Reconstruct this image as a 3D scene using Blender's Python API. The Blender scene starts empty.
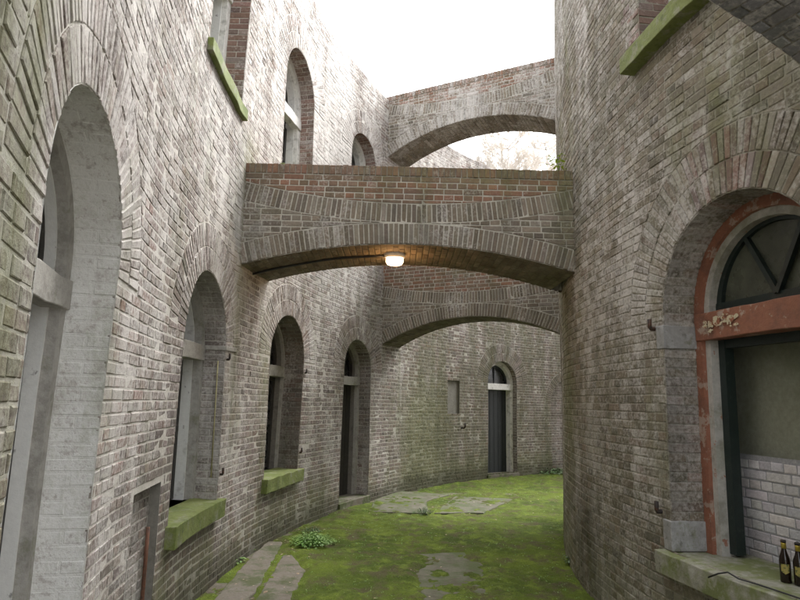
import bpy, math, random
import numpy as np
from mathutils import Vector, Matrix, noise
from mathutils.geometry import delaunay_2d_cdt
R_ = math.radians
random.seed(7)
scn = bpy.context.scene
col = scn.collection

# ------------------------------------------------------------------ camera
PITCH, ROLL, FPX, EYE = .1685, .025, 597.35, 1.75
F = Vector((0, math.cos(PITCH), math.sin(PITCH)))
RX = Vector((1, 0, 0)); UP = RX.cross(F)
c_, s_ = math.cos(ROLL), math.sin(ROLL)
R2 = c_*RX + s_*UP; U2 = -s_*RX + c_*UP
cam_d = bpy.data.cameras.new('camera'); cam = bpy.data.objects.new('camera', cam_d); col.objects.link(cam)
M = Matrix(((R2.x, U2.x, -F.x), (R2.y, U2.y, -F.y), (R2.z, U2.z, -F.z)))
cam.matrix_world = Matrix.Translation((0, 0, EYE)) @ M.to_4x4()
cam_d.sensor_width = 36; cam_d.lens = FPX/800*36; cam_d.clip_start = .05; cam_d.clip_end = 800
scn.camera = cam

# ------------------------------------------------------------------ light
SUN_EL, SUN_AZ = R_(52), R_(48)      # azimuth measured from +x towards +y
world = bpy.data.worlds.new('World'); scn.world = world; world.use_nodes = True
nt = world.node_tree; bg = nt.nodes['Background']
sky = nt.nodes.new('ShaderNodeTexSky'); sky.sky_type = 'NISHITA'; sky.sun_disc = False
sky.sun_elevation = SUN_EL; sky.sun_rotation = math.pi/2 - SUN_AZ
sky.air_density = 1.0; sky.dust_density = 5.0; sky.ozone_density = .6
hs = nt.nodes.new('ShaderNodeHueSaturation'); hs.inputs['Saturation'].default_value = .12
nt.links.new(sky.outputs[0], hs.inputs['Color']); nt.links.new(hs.outputs[0], bg.inputs[0])
bg.inputs[1].default_value = .15
sd = bpy.data.lights.new('sun', 'SUN'); sd.energy = .5; sd.angle = R_(85); sd.color = (1, .97, .93)
so = bpy.data.objects.new('sun', sd); col.objects.link(so)
sdir = Vector((math.cos(SUN_EL)*math.cos(SUN_AZ), math.cos(SUN_EL)*math.sin(SUN_AZ), math.sin(SUN_EL)))
so.rotation_euler = sdir.to_track_quat('Z', 'Y').to_euler()
scn.view_settings.view_transform = 'Standard'; scn.view_settings.look = 'None'
scn.view_settings.gamma = 1; scn.view_settings.use_curve_mapping = False
scn.view_settings.exposure = 2.45
scn.cycles.max_bounces = 6; scn.cycles.diffuse_bounces = 4; scn.cycles.glossy_bounces = 2
scn.cycles.transmission_bounces = 4

# ------------------------------------------------------------------ materials
def newmat(name):
    m = bpy.data.materials.new(name); m.use_nodes = True
    t = m.node_tree; b = t.nodes['Principled BSDF']
    return m, t, b
class NB:
    def __init__(s, t): s.t = t; s.co = t.nodes.new('ShaderNodeNewGeometry').outputs['Position']
    def n(s, k, **kw):
        x = s.t.nodes.new(k)
        for a, v in kw.items(): setattr(x, a, v)
        return x
    def l(s, a, b): s.t.links.new(a, b)
    def noise(s, scale, detail=5, rough=.6, off=0, dist=0, stretch=None):
        x = s.n('ShaderNodeTexNoise'); x.inputs['Scale'].default_value = scale
        x.inputs['Detail'].default_value = detail; x.inputs['Roughness'].default_value = rough
        x.inputs['Distortion'].default_value = dist
        mp = s.n('ShaderNodeMapping'); mp.inputs['Location'].default_value = (off, off*1.7, off*.3)
        if stretch: mp.inputs['Scale'].default_value = stretch
        s.l(s.co, mp.inputs[0]); s.l(mp.outputs[0], x.inputs[0])
        return x.outputs[0]
    def math(s, op, a, b=None, c=None, clamp=False):
        x = s.n('ShaderNodeMath', operation=op, use_clamp=clamp)
        for i, v in enumerate((a, b, c)):
            if v is None: continue
            if isinstance(v, (int, float)): x.inputs[i].default_value = v
            else: s.l(v, x.inputs[i])
        return x.outputs[0]
    def ramp(s, v, lo, hi):
        x = s.n('ShaderNodeMapRange'); x.clamp = True
        for i, q in ((0, v), (1, lo), (2, hi)):
            if isinstance(q, (int, float)): x.inputs[i].default_value = q
            else: s.l(q, x.inputs[i])
        return x.outputs[0]
    def mix(s, f, a, b, mode='MIX'):
        x = s.n('ShaderNodeMix', data_type='RGBA', blend_type=mode)
        for i, v in ((0, f), (6, a), (7, b)):
            if isinstance(v, (int, float)): x.inputs[i].default_value = v
            elif isinstance(v, tuple): x.inputs[i].default_value = (*v, 1)
            else: s.l(v, x.inputs[i])
        return x.outputs[2]
    def attr(s, name):
        x = s.n('ShaderNodeAttribute'); x.attribute_name = name; return x
    def bump(s, h, strength, dist, prev=None):
        x = s.n('ShaderNodeBump'); x.inputs['Strength'].default_value = strength
        x.inputs['Distance'].default_value = dist; s.l(h, x.inputs['Height'])
        if prev is not None: s.l(prev, x.inputs['Normal'])
        return x.outputs[0]

def masonry_mat():
    m, t, b = newmat('old_brickwork'); N = NB(t)
    bc = N.attr('bcol').outputs['Color']
    mk = N.attr('mask').outputs['Color']
    sp = N.n('ShaderNodeSeparateColor'); N.l(mk, sp.inputs[0])
    wash, alga, damp = sp.outputs
    big = N.noise(1.1, 6, .65, 3); mid = N.noise(7, 6, .7, 9); fine = N.noise(38, 6, .7, 1); vf = N.noise(160, 3, .6, 4)
    streak = N.noise(3.0, 5, .65, 17, 0, (1, 1, .22))
    # fine tone changes over every brick
    tone = N.math('MULTIPLY_ADD', fine, .9, .55)
    tv = N.n('ShaderNodeCombineColor'); [N.l(tone, tv.inputs[i]) for i in range(3)]
    c = N.mix(1.0, bc, tv.outputs[0], 'MULTIPLY')
    # lime bloom, patchy
    w = N.math('ADD', N.math('MULTIPLY', big, .25), N.math('MULTIPLY', mid, .30))
    w = N.math('ADD', w, N.math('MULTIPLY', fine, .45))
    w = N.math('ADD', w, N.math('MULTIPLY_ADD', N.noise(2.1, 4, .6, 27, 0, (1, 1, .12)), .30, -.15))
    thr = N.math('SUBTRACT', .66, N.math('MULTIPLY', wash, .30))
    wf = N.ramp(w, N.math('SUBTRACT', thr, .055), N.math('ADD', thr, .075))
    c = N.mix(N.math('MULTIPLY', wf, .76), c, (.60, .575, .55))
    c = N.mix(N.math('MULTIPLY', N.ramp(wash, 1.02, 1.15), N.ramp(N.math('ADD', fine, mid), .82, .98)), c, (.76, .76, .74))  # extra white on the nearest limewashed reveal, making up for weak light there
    # algae
    g = N.math('ADD', N.math('MULTIPLY', streak, .55), N.math('MULTIPLY', fine, .45))
    thr = N.math('SUBTRACT', .84, N.math('MULTIPLY', alga, .72))
    gf = N.ramp(g, N.math('SUBTRACT', thr, .08), N.math('ADD', thr, .12))
    c = N.mix(N.math('MULTIPLY', gf, .58), c, N.mix(fine, (.09, .105, .035), (.22, .24, .09)))
    # damp, soot staining with its own shape
    d = N.math('ADD', N.math('MULTIPLY', streak, .5), N.math('MULTIPLY', mid, .5))
    thr = N.math('SUBTRACT', .86, N.math('MULTIPLY', damp, .72))
    df = N.ramp(d, N.math('SUBTRACT', thr, .12), N.math('ADD', thr, .12))
    c = N.mix(N.math('MULTIPLY', df, .6), c, (.045, .042, .032))
    N.l(c, b.inputs['Base Color']); b.inputs['Roughness'].default_value = .93
    b.inputs['Specular IOR Level'].default_value = .25
    bu = N.bump(fine, .55, .012); bu = N.bump(vf, .45, .003, bu)
    N.l(bu, b.inputs['Normal'])
    return m
MAS = masonry_mat()

def patch_mat(name, base, blotches=(), rough=.85, bump=.4, fine_amt=.5, scale=30):
    """plain material with blotches [(colour, noise scale, lo, hi, amount, offset)]"""
    m, t, b = newmat(name); N = NB(t)
    fine = N.noise(scale, 6, .68, 2)
    tone = N.math('MULTIPLY_ADD', fine, fine_amt*1.6, 1-fine_amt*.8)
    tv = N.n('ShaderNodeCombineColor'); [N.l(tone, tv.inputs[i]) for i in range(3)]
    c = N.mix(1.0, base, tv.outputs[0], 'MULTIPLY')
    for (bcx, sc, lo, hi, am, off) in blotches:
        f = N.ramp(N.noise(sc, 6, .68, off), lo, hi)
        c = N.mix(N.math('MULTIPLY', f, am), c, bcx)
    N.l(c, b.inputs['Base Color']); b.inputs['Roughness'].default_value = rough
    N.l(N.bump(fine, bump, .01), b.inputs['Normal'])
    return m
MT = {
 'lime': patch_mat('limewashed_plaster', (.50, .50, .50), [((.28, .27, .25), 6, .52, .62, .6, 3), ((.36, .38, .28), 2.5, .5, .65, .5, 8), ((.2, .19, .17), 22, .6, .68, .7, 5)], bump=.5, fine_amt=.35),
 'white': patch_mat('white_plaster', (.70, .70, .68), [((.33, .31, .29), 5, .56, .66, .6, 1), ((.2, .19, .18), 16, .63, .7, .8, 6)], bump=.3, fine_amt=.18),
 'stone': patch_mat('grey_stone', (.38, .365, .335), [((.2, .19, .165), 8, .5, .64, .6, 3), ((.44, .43, .4), 14, .55, .66, .6, 2), ((.13, .15, .06), 4, .56, .66, .5, 12)], bump=.5),
 'bluestone': patch_mat('bluestone', (.29, .29, .285), [((.40, .40, .41), 9, .5, .6, .7, 3), ((.14, .14, .13), 16, .56, .66, .7, 2), ((.13, .14, .06), 5, .58, .66, .6, 12)], bump=.3),
 'mossy_sill': patch_mat('mossy_stone', (.17, .20, .06), [((.27, .26, .22), 7, .52, .62, .6, 3), ((.09, .13, .02), 4, .45, .6, .7, 2), ((.06, .06, .04), 15, .6, .7, .8, 9)], bump=.7),
 'pale_sill': patch_mat('weathered_sill', (.29, .285, .23), [((.15, .18, .05), 3.5, .42, .54, .85, 3), ((.42, .41, .37), 9, .55, .64, .5, 2), ((.08, .07, .05), 20, .62, .7, .7, 9)], bump=.5),
 'sill_edge': patch_mat('algae_stone', (.17, .2, .06), [((.30, .29, .24), 9, .52, .62, .5, 3), ((.08, .1, .03), 14, .52, .65, .7, 9)], bump=.6),
 'dark_wood': patch_mat('dark_timber', (.035, .032, .028), [((.10, .09, .08), 18, .56, .68, .5, 3)], rough=.7),
 'grey_wood': patch_mat('greyed_timber', (.20, .185, .165), [((.09, .08, .07), 10, .5, .66, .7, 3)], rough=.8),
 'green_paint': patch_mat('black_green_paint', (.012, .022, .02), [((.05, .06, .05), 20, .58, .7, .6, 3)], rough=.45, bump=.15),
 'red_paint': patch_mat('flaking_red_paint', (.28, .115, .07), [((.17, .08, .055), 5, .5, .62, .7, 3), ((.42, .33, .27), 9, .55, .59, .85, 2), ((.30, .14, .09), 20, .55, .65, .5, 7)], rough=.6, bump=.5),
 'cream_chip': patch_mat('exposed_cream_undercoat', (.58, .52, .36), [((.3, .1, .05), 24, .52, .56, .95, 3)], rough=.7, bump=.6),
 'frame_white': patch_mat('aged_white_paint', (.46, .45, .42), [((.25, .24, .2), 7, .5, .62, .7, 3), ((.34, .12, .07), 9, .61, .65, .9, 11), ((.2, .21, .13), 3, .5, .62, .5, 6)], rough=.7),
 'door': patch_mat('black_door_paint', (.012, .016, .017), [((.035, .04, .04), 8, .56, .7, .6, 3)], rough=.55, bump=.2),
 'white_post': patch_mat('white_painted_timber', (.72, .71, .68), [((.27, .26, .23), 8, .52, .64, .7, 3)], rough=.7, bump=.2),
 'dark_room': patch_mat('dark_interior_plaster', (.12, .115, .1), [((.07, .07, .055), 1.5, .45, .6, .7, 3)], rough=.9),
 'olive': patch_mat('olive_plaster', (.29, .30, .235), [((.20, .215, .15), 1.3, .45, .6, .8, 3)], rough=.85),
 'iron': patch_mat('rusty_iron', (.03, .025, .022), [((.14, .055, .025), 25, .5, .65, .7, 3)], rough=.75),
 'rust': patch_mat('rusted_pipe', (.13, .055, .03), [((.04, .03, .025), 20, .5, .65, .7, 3)], rough=.8),
 'cable': patch_mat('black_cable', (.015, .015, .015), rough=.5, bump=.1),
 'yellow_rod': patch_mat('yellowed_rod', (.42, .38, .2), [((.2, .2, .08), 10, .5, .6, .7, 3)], rough=.6),
 'recess': patch_mat('grey_render', (.21, .20, .175), [((.13, .125, .1), 6, .48, .62, .6, 3)], rough=.9),
 'slab': patch_mat('weathered_concrete', (.17, .15, .12), [((.20, .185, .16), 9, .56, .66, .6, 3), ((.12, .10, .075), 4, .5, .62, .6, 2), ((.06, .08, .02), 3.2, .46, .58, .85, 12)], bump=.6),
 'roof': patch_mat('roof_felt', (.15, .15, .15), rough=.9),
 'bark': patch_mat('grey_bark', (.62, .58, .54), rough=.9),
}
MT['bounce_gravel'] = patch_mat('pale_bounce_gravel', (.34, .32, .28), [((.2, .2, .13), 1.2, .5, .65, .6, 3)], rough=.95)
def moss_mat():
    m, t, b = newmat('green_moss'); N = NB(t)
    big = N.noise(.9, 5, .6, 3); mid = N.noise(5, 6, .7, 5); fine = N.noise(60, 5, .7, 2)
    c = N.mix(N.ramp(big, .38, .62), (.058, .086, .015), (.110, .148, .022))
    c = N.mix(N.math('MULTIPLY', N.ramp(mid, .50, .64), .75), c, (.165, .215, .035))
    c = N.mix(N.math('MULTIPLY', N.ramp(N.noise(3, 6, .7, 21), .50, .62), .85), c, (.095, .080, .048))
    c = N.mix(N.math('MULTIPLY', N.ramp(N.noise(14, 6, .7, 31), .58, .7), .6), c, (.035, .045, .012))
    c = N.mix(N.math('MULTIPLY', N.ramp(N.noise(45, 3, .6, 41), .68, .72), .8), c, (.34, .33, .26))
    sp_ = N.math('MULTIPLY_ADD', N.noise(110, 3, .6, 51), 1.9, .05); tv_ = N.n('ShaderNodeCombineColor'); [N.l(sp_, tv_.inputs[i]) for i in range(3)]
    c = N.mix(1.0, c, tv_.outputs[0], 'MULTIPLY')
    N.l(c, b.inputs['Base Color']); b.inputs['Roughness'].default_value = .95
    b.inputs['Specular IOR Level'].default_value = .15
    bu = N.bump(mid, .5, .03); bu = N.bump(fine, .9, .012, bu); N.l(bu, b.inputs['Normal'])
    return m
MT['moss'] = moss_mat()
MT['soil'] = patch_mat('bare_soil_and_paving', (.12, .10, .075), [((.19, .175, .145), 6, .55, .66, .6, 3), ((.09, .11, .03), 2.5, .5, .6, .7, 2), ((.07, .055, .04), 11, .55, .66, .7, 7)], bump=.8)
def leaf_mat(name, a, bcol):
    m, t, b = newmat(name); N = NB(t)
    N.l(N.mix(N.ramp(N.noise(25, 2, .5, 3), .35, .65), a, bcol), b.inputs['Base Color'])
    b.inputs['Roughness'].default_value = .5; return m
MT['leaf'] = leaf_mat('weed_leaf', (.10, .22, .04), (.22, .36, .09))
MT['yleaf'] = leaf_mat('young_leaf', (.30, .45, .03), (.42, .5, .05))
MT['dleaf'] = leaf_mat('dark_weed_leaf', (.035, .08, .02), (.08, .14, .04))
MT['litter'] = leaf_mat('dead_leaf', (.20, .12, .07), (.42, .34, .24))
def glass_mat(name, colr, rough=.12, alpha=None):
    m, t, b = newmat(name); N = NB(t)
    f = N.noise(4, 6, .7, 3)
    N.l(N.mix(N.ramp(f, .4, .65), colr, tuple(v*2.0 for v in colr)), b.inputs['Base Color'])
    N.l(N.ramp(N.noise(9, 4, .6, 8), -1.5*rough, 2.2), b.inputs['Roughness'])
    b.inputs['Specular IOR Level'].default_value = .5
    return m
MT['glass'] = glass_mat('grimy_glass', (.055, .06, .045))
MT['glass_dark'] = glass_mat('dark_glass', (.014, .015, .014))
m, t, b = newmat('bottle_glass'); b.inputs['Base Color'].default_value = (.012, .006, .003, 1); b.inputs['Roughness'].default_value = .08; MT['bottle'] = m
m, t, b = newmat('gold_foil'); b.inputs['Base Color'].default_value = (.55, .42, .08, 1); b.inputs['Roughness'].default_value = .35; b.inputs['Metallic'].default_value = .7; MT['gold'] = m
MT['label'] = patch_mat('bottle_label', (.35, .29, .08), [((.06, .09, .03), 60, .5, .55, .9, 3)], rough=.5, bump=.05)
m, t, b = newmat('lit_glass'); b.inputs['Base Color'].default_value = (1, .9, .75, 1); b.inputs['Emission Color'].default_value = (1, .70, .42, 1); b.inputs['Emission Strength'].default_value = 1.6; MT['lampglass'] = m

# ------------------------------------------------------------------ helpers
def link(name, me, mat=None, parent=None):
    o = bpy.data.objects.new(name, me); col.objects.link(o)
    if mat is not None:
        for q in (mat if isinstance(mat, (list, tuple)) else [mat]): me.materials.append(q)
    if parent is not None: o.parent = parent
    return o
def mesh(name, vs, fs, mat=None, parent=None, smooth=False):
    me = bpy.data.meshes.new(name); me.from_pydata([tuple(v) for v in vs], [], fs); me.update()
    if smooth: me.shade_smooth()
    return link(name, me, mat, parent)
def tag(o, label=None, cat=None, group=None, kind=None):
    if label: o['label'] = label
    if cat: o['category'] = cat
    if group: o['group'] = group
    if kind: o['kind'] = kind
    return o
def empty(name, loc=(0, 0, 0)):
    o = bpy.data.objects.new(name, None); col.objects.link(o); o.location = loc; return o

# ------------------------------------------------------------------ masonry coordinates
C = (10.5695, 5.5647); RO, RT = 12.2768, 8.7491
def undul(x, z, k): return .010*np.sin(x*1.3+k)*np.cos(z*1.1+k*2) + .006*np.sin(x*3.7+2*k+z*2.1)
def ring_map(s, z, h):           # outer ring building, h>0 towards the court
    s = np.asarray(s, float); a = s/RO; r = RO - h + undul(s, z, 1.)
    return np.stack([C[0]-r*np.cos(a), C[1]+r*np.sin(a), np.asarray(z, float)+0*a], -1)
def tower_map(s, z, h):          # inner round tower
    s = np.asarray(s, float); a = s/RT; r = RT + h + undul(s, z, 2.4)
    return np.stack([C[0]-r*np.cos(a), C[1]+r*np.sin(a), np.asarray(z, float)+0*a], -1)
def flip_of(mp, u, v):
    e = 1e-3; p = mp(u, v, 0.)
    du = mp(u+e, v, 0.)-p; dv = mp(u, v+e, 0.)-p; dh = mp(u, v, e)-p
    return float(np.dot(np.cross(du, dv), dh)) < 0
def clip(poly, nx, ny, d):
    out = []; n = len(poly)
    for i in range(n):
        a, b = poly[i], poly[(i+1) % n]
        da, db = nx*a[0]+ny*a[1]-d, nx*b[0]+ny*b[1]-d
        if da >= 0: out.append(a)
        if (da >= 0) != (db >= 0):
            k = da/(da-db); out.append((a[0]+(b[0]-a[0])*k, a[1]+(b[1]-a[1])*k))
    return out
def area(p): return .5*sum(p[i][0]*p[(i+1) % len(p)][1]-p[(i+1) % len(p)][0]*p[i][1] for i in range(len(p)))
def clean(p):
    q = [a for i, a in enumerate(p) if math.hypot(a[0]-p[i-1][0], a[1]-p[i-1][1]) > .004]
    return q
def offset(p, d):
    n = len(p); res = []
    for i in range(n):
        a, b, c = p[i-1], p[i], p[(i+1) % n]
        e1 = (b[0]-a[0], b[1]-a[1]); e2 = (c[0]-b[0], c[1]-b[1])
        l1 = math.hypot(*e1) or 1; l2 = math.hypot(*e2) or 1
        n1 = (-e1[1]/l1, e1[0]/l1); n2 = (-e2[1]/l2, e2[0]/l2)
        k = 1+n1[0]*n2[0]+n1[1]*n2[1]; k = max(k, .35)
        res.append((b[0]+d*(n1[0]+n2[0])/k, b[1]+d*(n1[1]+n2[1])/k))
    return res

PAL_RING = [((.195, .165, .148), 5), ((.225, .195, .175), 4), ((.14, .122, .108), 3), ((.235, .21, .185), 3), ((.185, .135, .112), 1.6), ((.11, .10, .09), 1.2), ((.28, .26, .235), 1)]
PAL_TOWER = [((.185, .172, .125), 5), ((.215, .195, .15), 4), ((.14, .13, .096), 4), ((.245, .23, .185), 2.5), ((.175, .135, .10), 1.2), ((.10, .094, .074), 1.4), ((.32, .31, .27), 1)]
PAL_BRIDGE = [((.20, .175, .135), 5), ((.235, .21, .17), 3), ((.155, .135, .105), 4), ((.115, .10, .08), 2), ((.27, .245, .205), 1)]
PAL_RED = [((.23, .125, .085), 4), ((.20, .135, .098), 4), ((.19, .15, .11), 4), ((.28, .15, .10), 1.3), ((.15, .13, .09), 3)]
PAL_REDDISH = [((.20, .125, .10), 3), ((.18, .14, .12), 3), ((.25, .16, .13), 2), ((.30, .27, .25), 1.5), ((.13, .10, .085), 2)]
PAL_WHITE = [((.62, .62, .64), 4), ((.55, .55, .57), 2), ((.66, .66, .67), 2)]
def pick(pal):
    t = random.random()*sum(w for _, w in pal)
    for c, w in pal:
        t -= w
        if t <= 0: break
    W_ = sum(w for _, w in pal); mean = [sum(q[i]*w for q, w in pal)/W_ for i in range(3)]
    c = [c[i]*.58+mean[i]*.42 for i in range(3)]
    k = random.uniform(.86, 1.14)
    return (c[0]*k*random.uniform(.99, 1.08), c[1]*k, c[2]*k*random.uniform(.95, 1.05))

class Masonry:
    """one brick wall: many single bricks plus the mortar behind them, all in one mesh"""
    def __init__(s): s.V = []; s.Fc = []; s.C = []; s.K = []; s.n = 0
    def patch(s, mp, maskf, u0=0., v0=0.): return Patch(s, mp, maskf, u0, v0)
    def build(s, name, parent):
        V = np.concatenate(s.V); me = bpy.data.meshes.new(name)
        me.from_pydata(V.tolist(), [], s.Fc); me.update()
        for nm, dat in (('bcol', s.C), ('mask', s.K)):
            A = np.concatenate(dat); at = me.color_attributes.new(nm, 'FLOAT_COLOR', 'POINT')
            at.data.foreach_set('color', np.concatenate([A, np.ones((len(A), 1))], 1).astype(np.float32).ravel())
        return link(name, me, MAS, parent)
class Patch:
    def __init__(s, M, mp, maskf, u0, v0):
        s.M = M; s.mp = mp; s.mask = maskf; s.flip = flip_of(mp, u0, v0); s.U = []; s.fc = []; s.c = []; s.rv = []
    def brick(s, poly, pal, hh=.0, joint=.005, rough=1.):
        if len(poly) < 3: return
        a = area(poly)
        if a < 0: poly = poly[::-1]; a = -a
        poly = clean(poly)
        if len(poly) < 3 or a < 5e-4: return
        poly = [(x+random.uniform(-.0018, .0018)*rough, y+random.uniform(-.0018, .0018)*rough) for x, y in poly]
        p1 = offset(poly, joint)
        if area(p1) < 2e-4: return
        p2 = offset(p1, .0045)
        if area(p2) < 1e-4: p2 = p1
        n = len(poly); b = len(s.U); s.rv += [random.gauss(0, .06)]*(3*n); h = hh + random.gauss(0, .0012)*rough
        if random.random() < .03: h -= random.uniform(.001, .0025)*rough
        tx, ty = random.gauss(0, .012)*rough, random.gauss(0, .03)*rough
        cx = sum(p[0] for p in p1)/n; cy = sum(p[1] for p in p1)/n
        s.U += [(x, y, -.015) for x, y in p1]
        s.U += [(x, y, h-.003+tx*(x-cx)+ty*(y-cy)) for x, y in p1]
        s.U += [(x, y, h+tx*(x-cx)+ty*(y-cy)+random.uniform(-.0012, .0012)) for x, y in p2]
        fs = []
        for k in (0, n):
            for i in range(n):
                j = (i+1) % n; fs.append((b+k+i, b+k+j, b+k+n+j, b+k+n+i))
        fs.append(tuple(b+2*n+i for i in range(n)))
        if s.flip: fs = [f[::-1] for f in fs]
        s.fc += fs; c = pick(pal); s.c += [c]*(3*n)
    def sheet(s, pts, faces, colr, h):
        """mortar bed"""
        b = len(s.U); s.U += [(x, y, h) for x, y in pts]
        s.fc += [tuple(b+i for i in (f[::-1] if s.flip else f)) for f in faces]
        s.c += [colr]*len(pts); s.rv += [0.]*len(pts)
    def done(s):
        U = np.array(s.U); M = s.M
        M.V.append(s.mp(U[:, 0], U[:, 1], U[:, 2]))
        M.Fc += [tuple(i+M.n for i in f) for f in s.fc]
        M.C.append(np.array(s.c)); K = s.mask(U[:, 0], U[:, 1]).copy(); K[:, 0] = np.clip(K[:, 0]+np.array(s.rv), 0, 1.5); M.K.append(K); M.n += len(U)

class Arch:       # opening with a round head
    def __init__(s, c, hw, z0, crown, ring=.42, depth=.22): s.c = c; s.hw = hw; s.z0 = z0; s.zs = crown-hw; s.ring = ring; s.depth = depth; s.rect = False
    def outline(s, grow=0., n=20):
        w = s.hw+grow; P = [(s.c-w, s.z0), (s.c+w, s.z0)]
        return P + [(s.c+w*math.cos(math.pi*i/n), s.zs+w*math.sin(math.pi*i/n)) for i in range(n+1)]
    def inside(s, x, z):
        if z < s.z0 or abs(x-s.c) > s.hw+.0: return False
        return z < s.zs or math.hypot(x-s.c, z-s.zs) < s.hw
    def carve(s, poly, cx, cz):
        if cz > s.zs:
            dx, dz = cx-s.c, cz-s.zs; d = math.hypot(dx, dz) or 1e-6; R = s.hw+s.ring
            if d > R+.25: return poly
            dx /= d; dz /= d
            return clip(poly, dx, dz, dx*s.c+dz*s.zs+R)
        if cz > s.z0 and abs(cx-s.c) < s.hw+.25:
            sg = 1 if cx > s.c else -1
            return clip(poly, sg, 0, sg*s.c+s.hw)
        return poly
class Rect:
    def __init__(s, c, hw, z0, z1, lintel=.2): s.c = c; s.hw = hw; s.z0 = z0; s.z1 = z1; s.l = lintel; s.rect = True
    def outline(s): return [(s.c-s.hw, s.z0), (s.c+s.hw, s.z0), (s.c+s.hw, s.z1), (s.c-s.hw, s.z1)]
    def inside(s, x, z): return s.z0 < z < s.z1 and abs(x-s.c) < s.hw
    def carve(s, poly, cx, cz):
        if s.z1+.001 < cz < s.z1+s.l+.02 and abs(cx-s.c) < s.hw+.3:
            sg = 1 if cx > s.c else -1; return clip(poly, sg, 0, sg*s.c+s.hw+.07)
        if s.z0 < cz <= s.z1+.001 and abs(cx-s.c) < s.hw+.25:
            sg = 1 if cx > s.c else -1; return clip(poly, sg, 0, sg*s.c+s.hw)
        return poly

CH = .066
def courses(P, s0, s1, z0, z1, ops, palf, mort=None):
    k = 0; z = z0
    while z < z1-.02:
        za, zb = z, min(z+CH, z1); L = .107 if k % 2 else .214
        s = s0 - random.uniform(0, .05) - (.053 if k % 2 else 0)
        while s < s1:
            l = L*random.uniform(.94, 1.06)
            a, b = max(s, s0), min(s+l, s1); s += l
            if b-a < .03: continue
            cx, cz = (a+b)/2, (za+zb)/2; poly = [(a, za), (b, za), (b, zb), (a, zb)]
            for o in ops:
                poly = o.carve(poly, cx, cz)
                if len(poly) < 3: break
            if len(poly) >= 3: P.brick(poly, palf(cx, cz))
        z += CH; k += 1
def ring(P, c, zc, r0, r1, a0, a1, pal, w=.056, hh=.002):
    n = max(1, round(abs(a1-a0)*(r0+r1)/2/w))
    for i in range(n):
        b0 = a0+(a1-a0)*i/n; b1 = a0+(a1-a0)*(i+1)/n
        P.brick([(c+r*math.cos(t), zc+r*math.sin(t)) for r, t in ((r0, b0), (r1, b0), (r1, b1), (r0, b1))], pal, hh, .0045)
def bed(P, s0, s1, z0, z1, ops, colr, h=-.0034, g=.35):
    pts = []; edges = []; 
    def loop(L):
        b = len(pts)
        pts.extend(L); edges.extend((b+i, b+(i+1) % len(L)) for i in range(len(L)))
    nx = max(2, int((s1-s0)/g)); nz = max(2, int((z1-z0)/g))
    loop([(s0+(s1-s0)*i/nx, z0) for i in range(nx)]+[(s1, z0+(z1-z0)*i/nz) for i in range(nz)] +
         [(s1-(s1-s0)*i/nx, z1) for i in range(nx)]+[(s0, z1-(z1-z0)*i/nz) for i in range(nz)])
    for o in ops:
        L = [(x, max(z, z0+.0005)) for x, z in o.outline()]; Ls = []
        for i, a in enumerate(L):
            b = L[(i+1) % len(L)]; k = max(1, int(math.dist(a, b)/.12)); Ls += [(a[0]+(b[0]-a[0])*j/k, a[1]+(b[1]-a[1])*j/k) for j in range(k)]
        loop([p for i, p in enumerate(Ls) if math.dist(p, Ls[i-1]) > 1e-4])
    for i in range(1, nx):
        for j in range(1, nz): pts.append((s0+(s1-s0)*(i+.013*j)/nx*.999, z0+(z1-z0)*j/nz))
    vs, es, fs, *_ = delaunay_2d_cdt([Vector(p) for p in pts], edges, [], 1, 1e-5)
    keep = []
    for f in fs:
        x = sum(vs[i].x for i in f)/len(f); y = sum(vs[i].y for i in f)/len(f)
        if any(o.inside(x, y) for o in ops): continue
        if area([(vs[i].x, vs[i].y) for i in f]) < 0: f = f[::-1]
        keep.append(f)
    P.sheet([(v.x, v.y) for v in vs], keep, colr, h)

def reveal_map(base, o):
    """u = depth into the wall, v = length along the opening's outline, h = into the opening"""
    hj = o.zs-o.z0; La = math.pi*o.hw; tot = 2*hj+La
    def mp(u, v, h):
        u, v, h = np.broadcast_arrays(np.asarray(u, float), np.asarray(v, float), np.asarray(h, float))
        a = math.pi - np.clip((v-hj)/o.hw, 0, math.pi)
        s = o.c+(o.hw-h)*np.cos(a); z = o.zs+(o.hw-h)*np.sin(a)
        z = np.where(v < hj, o.z0+v, z); z = np.where(v > hj+La, o.zs-(v-hj-La), z)
        return base(s, z, -u)
    return mp, tot, hj
def reveal(M, base, o, maskf, pal, mort, rough=1., d=None):
    mp, tot, hj = reveal_map(base, o); d = d or o.depth
    P = M.patch(mp, maskf, .1, hj*.5)
    n = round(tot/CH); ch = tot/n
    for k in range(n):
        cut = [0, d] if k % 2 and d < .3 else [0, d/2, d]
        if d >= .3: cut = [0, d*.33, d] if k % 2 else [0, d*.67, d]
        for a, b in zip(cut, cut[1:]):
            P.brick([(a, k*ch), (b, k*ch), (b, (k+1)*ch), (a, (k+1)*ch)], pal, -.002, .0045, rough)
    m = 120; pts = []; fs = []
    for i in range(m+1):
        for u in (-.0, d): pts.append((u, tot*i/m))
    for i in range(m): fs.append((2*i, 2*i+1, 2*i+3, 2*i+2))
    P.sheet(pts, fs, mort, -.004 if rough < 1 else -.007); P.done()

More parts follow.
